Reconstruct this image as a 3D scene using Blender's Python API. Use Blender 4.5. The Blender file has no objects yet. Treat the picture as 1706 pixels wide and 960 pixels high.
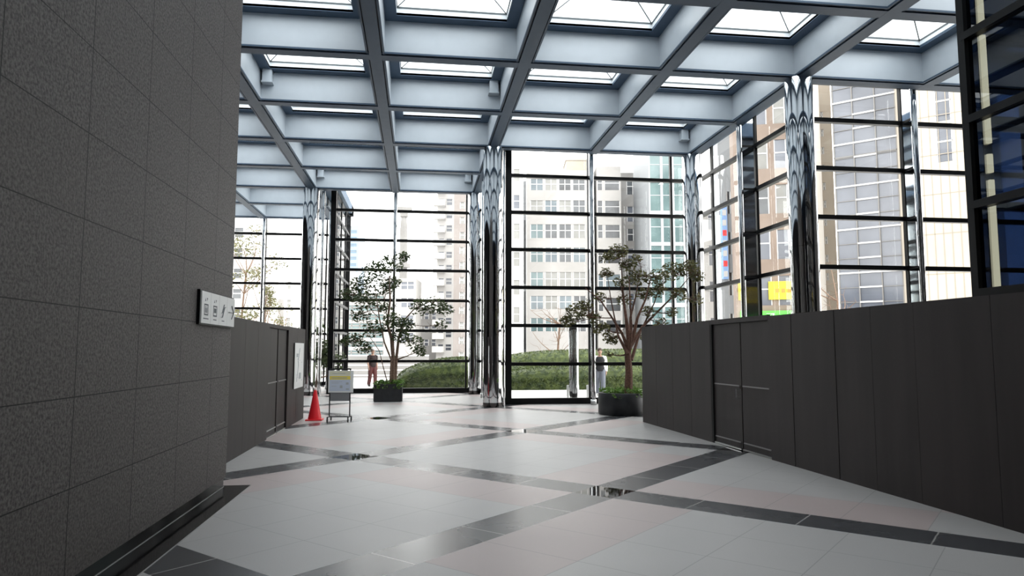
import bpy, math, random
from mathutils import Vector, Matrix
random.seed(7)
C = bpy.context.scene.collection
SC = bpy.context.scene

# ------------------------------------------------------------------ camera, light, exposure
FPX, YAW, PITCH, ROLL = 1168.1, 0.131421, 0.089093, 0.000618
fw = Vector((math.sin(YAW)*math.cos(PITCH), math.cos(YAW)*math.cos(PITCH), math.sin(PITCH)))
rt0 = Vector((math.cos(YAW), -math.sin(YAW), 0)); up0 = rt0.cross(fw)
rt = rt0*math.cos(ROLL)+up0*math.sin(ROLL); up = -rt0*math.sin(ROLL)+up0*math.cos(ROLL)
CAM = Vector((0, 0, 1.63))
cd = bpy.data.cameras.new('camera'); cam = bpy.data.objects.new('camera', cd); C.objects.link(cam)
cd.sensor_width = 36; cd.lens = 36*FPX/1706; cd.clip_end = 2000
cam.matrix_world = Matrix(((rt.x, up.x, -fw.x, CAM.x), (rt.y, up.y, -fw.y, CAM.y), (rt.z, up.z, -fw.z, CAM.z), (0, 0, 0, 1)))
SC.camera = cam
w = bpy.data.worlds.new('sky'); SC.world = w; w.use_nodes = True
bg = w.node_tree.nodes['Background']; bg.inputs[0].default_value = (1.0, 0.985, 0.97, 1); bg.inputs[1].default_value = 4.9
sl = bpy.data.lights.new('hazy_sun', 'SUN'); sl.energy = 4.8; sl.angle = math.radians(50); sl.color = (1, .985, .96)   # milky sun high behind the viewer
so = bpy.data.objects.new('hazy_sun', sl); C.objects.link(so)
so.rotation_euler = (Vector((.62, -1.0, .80))).to_track_quat('Z', 'Y').to_euler()
SC.view_settings.view_transform = 'Standard'; SC.view_settings.look = 'None'
SC.view_settings.exposure = 0.06; SC.view_settings.gamma = 1; SC.view_settings.use_curve_mapping = False
cy = SC.cycles
cy.use_denoising = True; cy.max_bounces = 10; cy.diffuse_bounces = 5; cy.glossy_bounces = 6; cy.transmission_bounces = 6
cy.transparent_max_bounces = 24; cy.sample_clamp_indirect = 8; cy.caustics_reflective = False; cy.caustics_refractive = False

def ray(px, py): return fw*FPX + rt*(px-853) - up*(py-480)
def atY(px, py, Y):                                  # pixel -> point on the upright plane at depth Y
    d = ray(px, py); t = Y/d.y; return Vector((d.x*t, Y, 1.63+d.z*t))

# ------------------------------------------------------------------ mesh builder
class MB:
    def __init__(s): s.v = []; s.f = []; s.m = []
    def face(s, pts, m=0):
        k = len(s.v); s.v += [tuple(p) for p in pts]; s.f.append(tuple(range(k, k+len(pts)))); s.m.append(m)
    def box(s, x0, y0, z0, x1, y1, z1, m=0):
        k = len(s.v)
        s.v += [(x0,y0,z0),(x1,y0,z0),(x1,y1,z0),(x0,y1,z0),(x0,y0,z1),(x1,y0,z1),(x1,y1,z1),(x0,y1,z1)]
        for q in ((0,3,2,1),(4,5,6,7),(0,1,5,4),(1,2,6,5),(2,3,7,6),(3,0,4,7)):
            s.f.append(tuple(k+i for i in q)); s.m.append(m)
        return s
    def bar(s, a, b, wd, ht, m=0):                   # square bar between two points
        a = Vector(a); b = Vector(b); d = (b-a).normalized()
        h = Vector((0,0,1)) if abs(d.z) < .9 else Vector((0,1,0))
        r = d.cross(h).normalized()*wd/2; u = r.cross(d).normalized()*ht/2
        k = len(s.v)
        for p in (a, b):
            s.v += [tuple(p-r-u), tuple(p+r-u), tuple(p+r+u), tuple(p-r+u)]
        for q in ((0,1,2,3),(7,6,5,4),(0,4,5,1),(1,5,6,2),(2,6,7,3),(3,7,4,0)):
            s.f.append(tuple(k+i for i in q)); s.m.append(m)
        return s
    def tube(s, pts, rad, n=10, m=0, sx=1.0, cap=True, smoothcap=True):
        pts = [Vector(p) for p in pts]
        if not hasattr(rad, '__len__'): rad = [rad]*len(pts)
        k = len(s.v); ref = None
        for i, p in enumerate(pts):
            d = (pts[min(i+1, len(pts)-1)]-pts[max(i-1, 0)]).normalized()
            if ref is None: ref = Vector((1,0,0)) if abs(d.x) < .8 else Vector((0,1,0))
            a = (ref - d*ref.dot(d)).normalized(); b = d.cross(a); ref = a
            for j in range(n):
                t = 2*math.pi*j/n; s.v.append(tuple(p+(a*math.cos(t)*sx+b*math.sin(t))*rad[i]))
        for i in range(len(pts)-1):
            for j in range(n):
                s.f.append((k+i*n+j, k+i*n+(j+1)%n, k+(i+1)*n+(j+1)%n, k+(i+1)*n+j)); s.m.append(m)
        if cap:
            if smoothcap: e = k, k+(len(pts)-1)*n
            else: q = len(s.v); s.v += s.v[k:k+n]+s.v[k+(len(pts)-1)*n:k+len(pts)*n]; e = q, q+n
            s.f.append(tuple(e[0]+j for j in reversed(range(n)))); s.m.append(m)
            s.f.append(tuple(e[1]+j for j in range(n))); s.m.append(m)
        return s
    def ball(s, c, r, n=10, m=0):
        c = Vector(c); r = r if hasattr(r, '__len__') else (r, r, r); k = len(s.v); L = n//2
        for i in range(1, L):
            t = math.pi*i/L
            for j in range(n):
                q = 2*math.pi*j/n
                s.v.append((c.x+r[0]*math.sin(t)*math.cos(q), c.y+r[1]*math.sin(t)*math.sin(q), c.z+r[2]*math.cos(t)))
        a = len(s.v); s.v += [(c.x, c.y, c.z+r[2]), (c.x, c.y, c.z-r[2])]
        for i in range(L-2):
            for j in range(n):
                s.f.append((k+i*n+j, k+(i+1)*n+j, k+(i+1)*n+(j+1)%n, k+i*n+(j+1)%n)); s.m.append(m)
        for j in range(n):
            s.f.append((a, k+j, k+(j+1)%n)); s.m.append(m)
            s.f.append((a+1, k+(L-2)*n+(j+1)%n, k+(L-2)*n+j)); s.m.append(m)
        return s
    def lathe(s, prof, n=32, c=(0,0), m=0):
        k = len(s.v)
        for r, z in prof:
            for j in range(n):
                t = 2*math.pi*j/n; s.v.append((c[0]+r*math.cos(t), c[1]+r*math.sin(t), z))
        for i in range(len(prof)-1):
            for j in range(n):
                s.f.append((k+i*n+j, k+i*n+(j+1)%n, k+(i+1)*n+(j+1)%n, k+(i+1)*n+j)); s.m.append(m)
        q = len(s.v); s.v += s.v[k:k+n]+s.v[k+(len(prof)-1)*n:k+len(prof)*n]
        s.f.append(tuple(q+j for j in reversed(range(n)))); s.m.append(m)
        s.f.append(tuple(q+n+j for j in range(n))); s.m.append(m)
        return s
    def build(s, name, mats, parent=None, smooth=False, loc=(0,0,0), rz=0, bevel=0):
        me = bpy.data.meshes.new(name); me.from_pydata(s.v, [], s.f)
        mats = mats if isinstance(mats, (list, tuple)) else [mats]
        for m in mats: me.materials.append(m)
        me.polygons.foreach_set('material_index', s.m)
        if smooth: me.polygons.foreach_set('use_smooth', [True]*len(s.f))
        me.update()
        o = bpy.data.objects.new(name, me); C.objects.link(o); o.location = loc; o.rotation_euler = (0,0,rz)
        if parent: o.parent = parent
        if bevel:
            b = o.modifiers.new('b', 'BEVEL'); b.width = bevel; b.segments = 2; b.limit_method = 'ANGLE'
        return o
def tag(o, label=None, cat=None, group=None, kind=None):
    if label: o['label'] = label
    if cat: o['category'] = cat
    if group: o['group'] = group
    if kind: o['kind'] = kind
    return o
def thing(name, label, cat, loc=(0,0,0), rz=0, group=None):
    o = bpy.data.objects.new(name, None); C.objects.link(o); o.location = loc; o.rotation_euler = (0,0,rz); o.empty_display_size = .2
    return tag(o, label, cat, group)
def struct(name, loc=(0,0,0)):
    o = bpy.data.objects.new(name, None); C.objects.link(o); o.location = loc; o['kind'] = 'structure'; return o

# ------------------------------------------------------------------ materials
def mat(name, col=(.5,.5,.5), rough=.5, metal=0, spec=.5):
    m = bpy.data.materials.new(name); m.use_nodes = True; p = m.node_tree.nodes['Principled BSDF']
    p.inputs['Base Color'].default_value = (*col, 1); p.inputs['Roughness'].default_value = rough
    p.inputs['Metallic'].default_value = metal; p.inputs['Specular IOR Level'].default_value = spec
    return m
def noisy(name, c0, c1, scale, rough=.5, spec=.5, detail=3, lo=.35, hi=.65, bump=0, metal=0, stretch=(1,1,1)):
    m = mat(name, c0, rough, metal, spec); nt = m.node_tree; N = nt.nodes; L = nt.links; p = N['Principled BSDF']
    g = N.new('ShaderNodeNewGeometry'); mp = N.new('ShaderNodeMapping'); mp.inputs['Scale'].default_value = stretch
    L.new(g.outputs['Position'], mp.inputs[0])
    t = N.new('ShaderNodeTexNoise'); t.inputs['Scale'].default_value = scale; t.inputs['Detail'].default_value = detail
    L.new(mp.outputs[0], t.inputs['Vector'])
    r = N.new('ShaderNodeValToRGB'); r.color_ramp.elements[0].position = lo; r.color_ramp.elements[1].position = hi
    r.color_ramp.elements[0].color = (*c0, 1); r.color_ramp.elements[1].color = (*c1, 1)
    L.new(t.outputs[0], r.inputs[0]); L.new(r.outputs[0], p.inputs['Base Color'])
    if bump:
        b = N.new('ShaderNodeBump'); b.inputs['Strength'].default_value = bump; b.inputs['Distance'].default_value = .01
        L.new(t.outputs[0], b.inputs['Height']); L.new(b.outputs[0], p.inputs['Normal'])
    return m
class G:                                             # tiny node-maths helper
    def __init__(s, nt): s.nt = nt
    def m(s, op, a, b=None, c=None):
        n = s.nt.nodes.new('ShaderNodeMath'); n.operation = op
        for i, x in enumerate((a, b, c)):
            if x is None: continue
            if isinstance(x, (int, float)): n.inputs[i].default_value = x
            else: s.nt.links.new(x, n.inputs[i])
        return n.outputs[0]
    def mixf(s, f, a, b):                            # float mix
        return s.m('ADD', s.m('MULTIPLY', a, s.m('SUBTRACT', 1, f)), s.m('MULTIPLY', b, f))
    def mixc(s, f, a, b):
        n = s.nt.nodes.new('ShaderNodeMix'); n.data_type = 'RGBA'
        for i, x in ((0, f), (6, a), (7, b)):
            if isinstance(x, (int, float)): n.inputs[i].default_value = x
            elif isinstance(x, tuple): n.inputs[i].default_value = (*x, 1)
            else: s.nt.links.new(x, n.inputs[i])
        return n.outputs[2]

def glass(name, tint=(.93,.96,.96), refl=.06, rough=0.0, power=1.0):
    m = bpy.data.materials.new(name); m.use_nodes = True; nt = m.node_tree; N = nt.nodes; L = nt.links
    for n in list(N): N.remove(n)
    out = N.new('ShaderNodeOutputMaterial'); mx = N.new('ShaderNodeMixShader'); tr = N.new('ShaderNodeBsdfTransparent'); gl = N.new('ShaderNodeBsdfGlossy')
    tr.inputs[0].default_value = (*tint, 1); gl.inputs['Roughness'].default_value = rough
    ge = N.new('ShaderNodeNewGeometry'); vd = N.new('ShaderNodeVectorMath'); vd.operation = 'DOT_PRODUCT'
    L.new(ge.outputs['Normal'], vd.inputs[0]); L.new(ge.outputs['Incoming'], vd.inputs[1]); q = G(nt)
    gr = q.m('POWER', q.m('SUBTRACT', 1, q.m('ABSOLUTE', vd.outputs['Value'])), 5)
    L.new(q.m('MINIMUM', q.m('ADD', q.m('MULTIPLY', gr, (1-refl)*power), refl), 1.0), mx.inputs[0]); L.new(tr.outputs[0], mx.inputs[1]); L.new(gl.outputs[0], mx.inputs[2])
    L.new(mx.outputs[0], out.inputs[0])
    return m

S = 3.1164; X0 = -4.0798; Y0 = 11.2098              # ceiling grid
def GX(i): return X0+S*i
def GY(j): return Y0+S*j
U = S*math.sqrt(2)

def floor_material():
    m = mat('floor_stone'); nt = m.node_tree; p = nt.nodes['Principled BSDF']; g = G(nt); M = g.m
    geo = nt.nodes.new('ShaderNodeNewGeometry'); sp = nt.nodes.new('ShaderNodeSeparateXYZ'); nt.links.new(geo.outputs['Position'], sp.inputs[0])
    x = M('SUBTRACT', sp.outputs[0], GX(1)); y = M('SUBTRACT', sp.outputs[1], GY(0))
    k = 1/math.sqrt(2)/U
    a = M('MULTIPLY', M('ADD', x, y), k); b = M('MULTIPLY', M('SUBTRACT', y, x), k)
    ia, ib = M('FLOOR', a), M('FLOOR', b); fa, fb = M('SUBTRACT', a, ia), M('SUBTRACT', b, ib)
    H = .0585
    def band(f): return M('GREATER_THAN', M('ABSOLUTE', M('SUBTRACT', f, .5)), .5-H)
    ba, bb = band(fa), band(fb)
    node = M('MULTIPLY', ba, bb); band_ = M('MAXIMUM', ba, bb)
    # side on which the wide pink strip lies: odd row index of the other axis
    odd = lambda i: M('GREATER_THAN', M('ABSOLUTE', M('SUBTRACT', M('MULTIPLY', M('FRACT', M('MULTIPLY', i, .5)), 2), 0)), .5)
    ma = g.mixf(odd(ib), fa, M('SUBTRACT', 1, fa)); mb = g.mixf(odd(ia), fb, M('SUBTRACT', 1, fb))
    wa, wb = M('LESS_THAN', ma, .27), M('LESS_THAN', mb, .27)
    pink = M('ABSOLUTE', M('SUBTRACT', wa, wb))
    st = (1-H-.27)/4
    def joint(v):
        q = M('DIVIDE', M('SUBTRACT', v, .27), st); fr = M('FRACT', M('ADD', q, 1000.5))
        near = M('LESS_THAN', M('ABSOLUTE', M('SUBTRACT', fr, .5)), .0055)
        return M('MULTIPLY', near, M('GREATER_THAN', v, .25))
    jt = M('MAXIMUM', joint(ma), joint(mb))
    jt = M('MULTIPLY', jt, M('SUBTRACT', 1, band_))
    def bj(v): return M('LESS_THAN', M('ABSOLUTE', M('SUBTRACT', M('FRACT', M('ADD', M('MULTIPLY', v, 4), .5)), .5)), .006)
    jb = M('MULTIPLY', M('SUBTRACT', band_, node), M('MAXIMUM', M('MULTIPLY', ba, bj(fb)), M('MULTIPLY', bb, bj(fa))))
    # speckle
    t = nt.nodes.new('ShaderNodeTexNoise'); t.inputs['Scale'].default_value = 160; t.inputs['Detail'].default_value = 2; nt.links.new(geo.outputs['Position'], t.inputs['Vector'])
    t2 = nt.nodes.new('ShaderNodeTexNoise'); t2.inputs['Scale'].default_value = .9; t2.inputs['Detail'].default_value = 3; nt.links.new(geo.outputs['Position'], t2.inputs['Vector'])
    tile = g.mixc(pink, (.385,.375,.37), (.395,.322,.312))
    tile = g.mixc(M('MULTIPLY', M('SUBTRACT', t.outputs[0], .35), 1.0), tile, (.28,.27,.265))
    tile = g.mixc(M('MULTIPLY', M('SUBTRACT', t2.outputs[0], .3), .35), tile, (.30,.29,.29))
    tile = g.mixc(M('MULTIPLY', jt, .6), tile, (.16,.155,.15))
    bnd = g.mixc(M('MULTIPLY', M('SUBTRACT', t.outputs[0], .3), 1.0), (.040,.041,.046), (.07,.07,.075))
    bnd = g.mixc(jb, bnd, (.30,.29,.28))
    col = g.mixc(band_, tile, bnd); col = g.mixc(node, col, (.018,.017,.018))
    nt.links.new(col, p.inputs['Base Color'])
    r = g.mixf(band_, .40, .27); r = g.mixf(node, r, .03)
    r = M('ADD', r, M('MULTIPLY', M('SUBTRACT', t2.outputs[0], .5), .08)); r = g.mixf(node, r, .03)
    nt.links.new(r, p.inputs['Roughness']); p.inputs['Specular IOR Level'].default_value = .36
    return m

def granite_material(px_, py_, zoff=.112):
    """flamed dark granite cladding, open joints; panel pitch px_ along Y, py_ in z"""
    m = mat('flamed_granite', rough=.62, spec=.35); nt = m.node_tree; p = nt.nodes['Principled BSDF']; g = G(nt); M = g.m
    geo = nt.nodes.new('ShaderNodeNewGeometry'); sp = nt.nodes.new('ShaderNodeSeparateXYZ'); nt.links.new(geo.outputs['Position'], sp.inputs[0])
    y = M('DIVIDE', M('SUBTRACT', M('ADD', sp.outputs[1], M('MULTIPLY', M('SUBTRACT', sp.outputs[0], -2.28), 1.0)), 4.036), px_); z = M('DIVIDE', M('SUBTRACT', sp.outputs[2], zoff), py_)
    def line(v, wd): return M('LESS_THAN', M('ABSOLUTE', M('SUBTRACT', M('FRACT', M('ADD', v, 100.5)), .5)), wd)
    jl = M('MAXIMUM', line(y, .0055/px_), line(z, .004/py_))
    def noise(sc, d=4):
        t = nt.nodes.new('ShaderNodeTexNoise'); t.inputs['Scale'].default_value = sc; t.inputs['Detail'].default_value = d
        nt.links.new(geo.outputs['Position'], t.inputs['Vector']); return t.outputs[0]
    n1, n2 = noise(46, 6), noise(130, 2)
    def ramp(v, lo, hi, c0, c1):
        r = nt.nodes.new('ShaderNodeValToRGB'); e = r.color_ramp.elements; e[0].position = lo; e[1].position = hi; e[0].color = (*c0, 1); e[1].color = (*c1, 1)
        nt.links.new(v, r.inputs[0]); return r.outputs[0]
    col = ramp(n1, .36, .64, (.043,.038,.037), (.152,.137,.132))
    col = g.mixc(M('MULTIPLY', M('GREATER_THAN', n2, .62), .4), col, (.19,.175,.16))
    wn = nt.nodes.new('ShaderNodeTexWhiteNoise'); wn.noise_dimensions = '2D'; cb = nt.nodes.new('ShaderNodeCombineXYZ')
    nt.links.new(M('FLOOR', y), cb.inputs[0]); nt.links.new(M('FLOOR', z), cb.inputs[1]); nt.links.new(cb.outputs[0], wn.inputs['Vector'])
    col = g.mixc(M('MULTIPLY', wn.outputs[0], .25), col, (.085,.074,.068))
    col = g.mixc(jl, col, (.006,.006,.006))
    nt.links.new(col, p.inputs['Base Color'])
    b = nt.nodes.new('ShaderNodeBump'); b.inputs['Strength'].default_value = .5; b.inputs['Distance'].default_value = .006
    nt.links.new(M('SUBTRACT', n1, M('MULTIPLY', jl, 1.5)), b.inputs['Height']); nt.links.new(b.outputs[0], p.inputs['Normal'])
    return m

M_floor = floor_material()
M_granite = granite_material(1.038, .6032)
M_polblack = noisy('polished_black_granite', (.006,.006,.007), (.012,.011,.011), 60, rough=.07, spec=.12)
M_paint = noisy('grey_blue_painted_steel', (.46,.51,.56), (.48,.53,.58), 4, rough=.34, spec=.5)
M_paint_shaded = noisy('grey_blue_painted_soffit', (.070,.110,.165), (.078,.118,.175), 4, rough=.5, spec=.2)  # same steel paint as the sides, with underside shade put into the colour
M_gap = mat('shadow_gap', (.02,.022,.026), .8)
M_curb = mat('white_curb_paint', (.78,.82,.85), .4)
M_steel = noisy('mirror_polished_steel', (.80,.81,.82), (.84,.85,.86), 3, rough=.035, metal=1)
M_steel2 = noisy('dark_polished_fin', (.42,.44,.47), (.46,.48,.51), 3, rough=.05, metal=1)
M_black = mat('black_anodised_frame', (.004,.004,.0045), .4, 0, .2)
M_glass = glass('clear_glass', (.95,.97,.965), .07)
M_sky = glass('skylight_glass', (.50,.535,.56), .05)
def frost(m, f):                                     # part of the light is scattered by the pane
    nt = m.node_tree; out = [n for n in nt.nodes if n.type == 'OUTPUT_MATERIAL'][0]; src = out.inputs[0].links[0].from_socket
    mx = nt.nodes.new('ShaderNodeMixShader'); mx.inputs[0].default_value = f; t = nt.nodes.new('ShaderNodeBsdfTranslucent'); t.inputs[0].default_value = (.72,.78,.80,1)
    nt.links.new(src, mx.inputs[1]); nt.links.new(t.outputs[0], mx.inputs[2]); nt.links.new(mx.outputs[0], out.inputs[0])
frost(M_sky, .4)
M_dglass = glass('dark_blue_glass', (.05,.075,.13), .07, 0.01, .8)
M_hoard = noisy('charcoal_film_panel', (.0175,.0125,.0125), (.0255,.0185,.0185), 1.6, rough=.55, spec=.4, stretch=(1,3,.3))
M_hoard_gap = mat('panel_joint', (.006,.006,.006), .8)
M_rail = mat('grey_door_rail', (.22,.21,.21), .4, .3)
M_alu = mat('aluminium', (.62,.62,.62), .3, 1)
M_white = mat('white_plate', (.80,.80,.79), .45)
M_ink = mat('dark_print', (.10,.11,.12), .6)
M_ink2 = mat('grey_print', (.42,.44,.45), .6)
M_red = mat('red_cone_plastic', (.75,.015,.025), .4)
M_pot = noisy('black_planter', (.010,.011,.013), (.018,.019,.022), 8, rough=.45)
M_soil = noisy('soil', (.03,.02,.012), (.06,.04,.025), 30, rough=.9)
M_bark = noisy('bark', (.10,.062,.042), (.20,.13,.09), 30, rough=.85, bump=.4)
M_bark2 = noisy('red_brown_bark', (.085,.038,.026), (.17,.085,.055), 26, rough=.8, bump=.4)
def leafmat(name, c0, c1):
    m = noisy(name, c0, c1, 5, rough=.5, spec=.3, lo=.4, hi=.6); nt = m.node_tree; p = nt.nodes['Principled BSDF']
    out = nt.nodes['Material Output']; tl = nt.nodes.new('ShaderNodeBsdfTranslucent'); ad = nt.nodes.new('ShaderNodeMixShader'); ad.inputs[0].default_value = .3
    src = p.inputs['Base Color'].links[0].from_socket
    nt.links.new(src, tl.inputs[0]); nt.links.new(p.outputs[0], ad.inputs[1]); nt.links.new(tl.outputs[0], ad.inputs[2]); nt.links.new(ad.outputs[0], out.inputs[0])
    return m
M_leafA = leafmat('dark_green_leaf', (.035,.055,.022), (.08,.11,.04))
M_leafB = leafmat('olive_leaf', (.06,.065,.022), (.15,.14,.055))
M_ivy = leafmat('fresh_green_leaf', (.06,.14,.02), (.16,.28,.06))
M_hedge = leafmat('hedge_leaf', (.030,.048,.014), (.075,.10,.026))
M_plaza = noisy('plaza_paving', (.62,.61,.60), (.70,.69,.67), .8, rough=.7)

# ------------------------------------------------------------------ ground and floor
PLAN = [(-11,-9),(-11,33.9),(-3.4,33.9),(-3.4,27.65),(2.68,27.65),(2.68,21.4),(8.91,21.4),(8.91,15.18),(17.8,15.18),(17.8,-9)]
mb = MB(); mb.face([(x,y,0) for x,y in PLAN][::-1]); mb.face([(x,y,-.15) for x,y in PLAN])
for (x,y),(u,v) in zip(PLAN, PLAN[1:]+PLAN[:1]): mb.face([(x,y,0),(u,v,0),(u,v,-.15),(x,y,-.15)])
tag(mb.build('floor', M_floor), kind='structure')
mb = MB(); mb.box(-260,-40,-.4,260,400,-.16); tag(mb.build('ground_plaza', M_plaza), kind='structure')
mb = MB()                                            # raised paving level with the floor, outside the glass
mb.box(-3.4,27.65,-.17,90,60,-.02); mb.box(2.68,21.4,-.17,90,27.65,-.02); mb.box(8.91,15.18,-.17,90,21.4,-.02); mb.box(-60,33.9,-.17,-3.4,60,-.02)
tag(mb.build('ground_terrace', M_plaza), kind='structure')

# ------------------------------------------------------------------ left granite wall with black base
WX, WY = -2.28, 8.96
mb = MB(); mb.box(-11,-9,.117,WX,WY,9.2); tag(mb.build('wall_left', M_granite), kind='structure')
mb = MB(); mb.box(-10.9,-9,0,WX-.02,WY-.02,.117); tag(mb.build('baseboard_left', M_polblack), kind='structure')
mb = MB(); mb.face([(-2.302,-9,.004),(-1.998,-9,.004),(-1.998,9.03,.004),(-2.302,8.95,.004)]); mb.face([(-2.302,8.945,.004),(-1.998,9.03,.004),(-2.66,9.03,.004)])
tag(mb.build('trim_1', M_polblack), kind='structure')
mb = MB(); mb.box(-2.302,-9,0,-2.292,8.95,.008); mb.box(-2.002,-9,0,-1.994,9.03,.006)
tag(mb.build('trim_2', mat('grout', (.33,.32,.31), .7)), kind='structure')

# ------------------------------------------------------------------ coffered ceiling
ZB, ZT = 7.69, 8.45
def in_plan(i, j):                                   # cell between lines i,i+1 and j,j+1
    if j < -3: return False
    if i < -2 or i > 6: return False
    if i >= 4: return j < 1 and (j >= -1 or True)
    if i >= 2: return j < 3
    if i >= 0: return j < 5
    return -1 <= j < 7
ceil_ = struct('ceiling')
def beam(p, q, dz=0):
    (x0,y0),(x1,y1) = p, q
    mb = MB()
    def seg(w0, w1, z0, z1, m):
        if x0 == x1: mb.box(x0+w0, y0, z0+dz, x0+w1, y1, z1, m)
        else: mb.box(x0, y0+w0, z0+dz, x1, y0+w1, z1, m)
    e = .19
    seg(-.19, .19, ZB+.055, ZT, 0)
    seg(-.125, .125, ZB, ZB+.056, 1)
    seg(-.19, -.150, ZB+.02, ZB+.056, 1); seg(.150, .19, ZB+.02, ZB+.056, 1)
    seg(-.15, .15, ZB+.050, ZB+.0545, 2)
    return mb
LB = {-2:(-1,7), -1:(-1,7), 0:(-3,7), 1:(-3,5), 2:(-3,5), 3:(-3,3), 4:(-3,3), 5:(-3,1), 6:(-3,1), 7:(-3,1)}
for i, (a, b) in LB.items():
    y0 = GY(a)-.19
    beam((GX(i), y0), (GX(i), GY(b)+.19)).build('longitudinal_beam', [M_paint, M_paint_shaded, M_gap], ceil_)
for j in range(-3, 8):
    lo = -2 if j >= -1 else 0
    hi = 7 if j <= 1 else 4 if j <= 3 else 2 if j <= 5 else 0
    if hi <= lo: continue
    beam((GX(lo)-.19 if lo == -2 else GX(lo)+0, GY(j)), (GX(hi)+.19, GY(j)), .002).build('cross_beam', [M_paint, M_paint_shaded, M_gap], ceil_)
# outer eaves: boards beyond the last beams to the glass line
mb = MB()
def eave(x0,y0,x1,y1): mb.box(x0,y0,ZB+.36,x1,y1,ZT+.02)
FX, FY = .52, .85                                    # glass line beyond the column centres
GXL, GX2, GX4 = -3.40, GX(2)+FX, GX(4)+FX; GY7, GY5, GY3, GY1 = GY(7)+FY, GY(5)+FY, GY(3)+FY, GY(1)+FY
eave(-11,GY(7)+.18,GXL+.2,GY7+.2); eave(GX(0)+.18,GY(5)+.19,GXL+.2,GY7+.19)
eave(GXL+.19,GY(5)+.18,GX2+.2,GY5+.2); eave(GX(2)+.18,GY(3)+.19,GX2+.2,GY5+.19)
eave(GX2+.19,GY(3)+.18,GX4+.2,GY3+.2); eave(GX(4)+.18,GY(1)+.19,GX4+.2,GY3+.19); eave(GX4+.19,GY(1)+.18,17.9,GY1+.2)
mb.build('eaves', M_paint_shaded, ceil_)
wn = [0]
def window_name(): wn[0] += 1; return 'window_%d' % wn[0]
def skylight(i, j):
    x0, x1, y0, y1 = GX(i)+.19, GX(i+1)-.19, GY(j)+.19, GY(j+1)-.19
    ins = .24; X0_, X1_, Y0_, Y1_ = x0+ins, x1-ins, y0+ins+.02, y1-ins-.02
    mb = MB()
    for (a,b,c,d) in ((x0,y0,x1,Y0_),(x0,Y1_,x1,y1),(x0,Y0_,X0_,Y1_),(X1_,Y0_,x1,Y1_)): mb.box(a,b,ZT-.04,c,d,ZT+.02)
    mb.build('coffer_ledge', M_paint_shaded, ceil_)
    r = struct(window_name(), ((x0+x1)/2, (y0+y1)/2, ZT))
    hx, hy = (X1_-X0_)/2, (Y1_-Y0_)/2
    f = MB(); t = .04
    for (a,b,c,d) in ((-hx-t,-hy-t,hx+t,-hy),(-hx-t,hy,hx+t,hy+t),(-hx-t,-hy,-hx,hy),(hx,-hy,hx+t,hy)): f.box(a,b,-.03,c,d,.13)
    f.build('curb', M_curb, r)
    f = MB(); z = .13; ap = .62
    cs = [(-hx,-hy,z),(hx,-hy,z),(hx,hy,z),(-hx,hy,z)]
    for k in range(4): f.bar(cs[k], cs[(k+1)%4], .035, .03); f.bar(cs[k], (0,0,z+ap), .022, .022)
    f.build('frame', mat('skylight_frame', (.10,.12,.13), .5) if 'skylight_frame' not in bpy.data.materials else bpy.data.materials['skylight_frame'], r)
    g_ = MB()
    for k in range(4): g_.face([cs[k], cs[(k+1)%4], (0,0,z+ap)])
    g_.build('pane', M_sky, r)
for i in range(-2, 7):
    for j in range(-3, 7):
        if in_plan(i, j): skylight(i, j)
mb = MB()                                            # roof deck strips over the beams keep the sky out of the gaps
for i, (a, b) in LB.items(): mb.box(GX(i)-.3, GY(a), ZT+.021, GX(i)+.3, GY(b)+.6, ZT+.06)
mb.build('roof_deck', M_gap, ceil_)
mb = MB(); mb.box(-2.28,-9,ZB,17.6,GY(-3)-.19,ZT); mb.build('flat_soffit', M_paint_shaded, ceil_)
mb = MB()
def cbox(i, j, side):
    x0, x1, y1 = GX(i)+.19, GX(i+1)-.19, GY(j+1)-.19
    x = x0+.17 if side < 0 else x1-.17
    m = MB(); m.box(-.11,-.22,-.30,.11,-.005,-.001); m.box(-.13,-.24,-.33,.13,-.003,-.30)
    o = m.build('sensor_box', M_paint, loc=(x, y1, ZT-.04)); return o
for i, j, s, lab in ((0,1,-1,'small grey box hanging in a ceiling coffer, topmost next to the stone wall'),(1,1,1,'small grey box hanging in the ceiling coffer above the central polished column'),
                (3,2,1,'small grey box in the ceiling coffer above the column behind the bare-stemmed tree'),(0,4,-1,'tiny grey box in the far ceiling coffer beside the leftmost polished column'),
                (1,4,1,'tiny grey box in the far ceiling coffer behind the central polished column')):
    tag(cbox(i, j, s), lab, 'ceiling box', 'grey boxes in the ceiling coffers')

# ------------------------------------------------------------------ polished columns
def column(i, j, label):
    t = thing('polished_column', label, 'column', (GX(i), GY(j), 0), group='mirror polished steel columns')
    m = MB(); m.lathe([(.30,.13),(.30,3.9)], 56); m.lathe([(.30,3.904),(.30,ZB+.01)], 56)
    o = m.build('shaft', M_steel, t, smooth=False)
    for p in o.data.polygons: p.use_smooth = len(p.vertices) == 4
    m = MB(); m.lathe([(.292,.0),(.292,.128)], 56); o = m.build('base_ring', mat('dark_steel_%d%d' % (i,j), (.10,.095,.095), .12, 1), t)
    for p in o.data.polygons: p.use_smooth = len(p.vertices) == 4
    return t
column(2,3,'mirror polished steel column in the centre, standing nearest the light floor crossing')
column(2,5,'mirror polished steel column just behind the central one, left of it')
column(0,5,'mirror polished steel column rising behind the red cone')
column(4,3,'mirror polished steel column behind the bare-stemmed tree and dark hoarding')
column(4,1,'widest mirror polished steel column, rising behind the dark hoarding doors')

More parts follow.
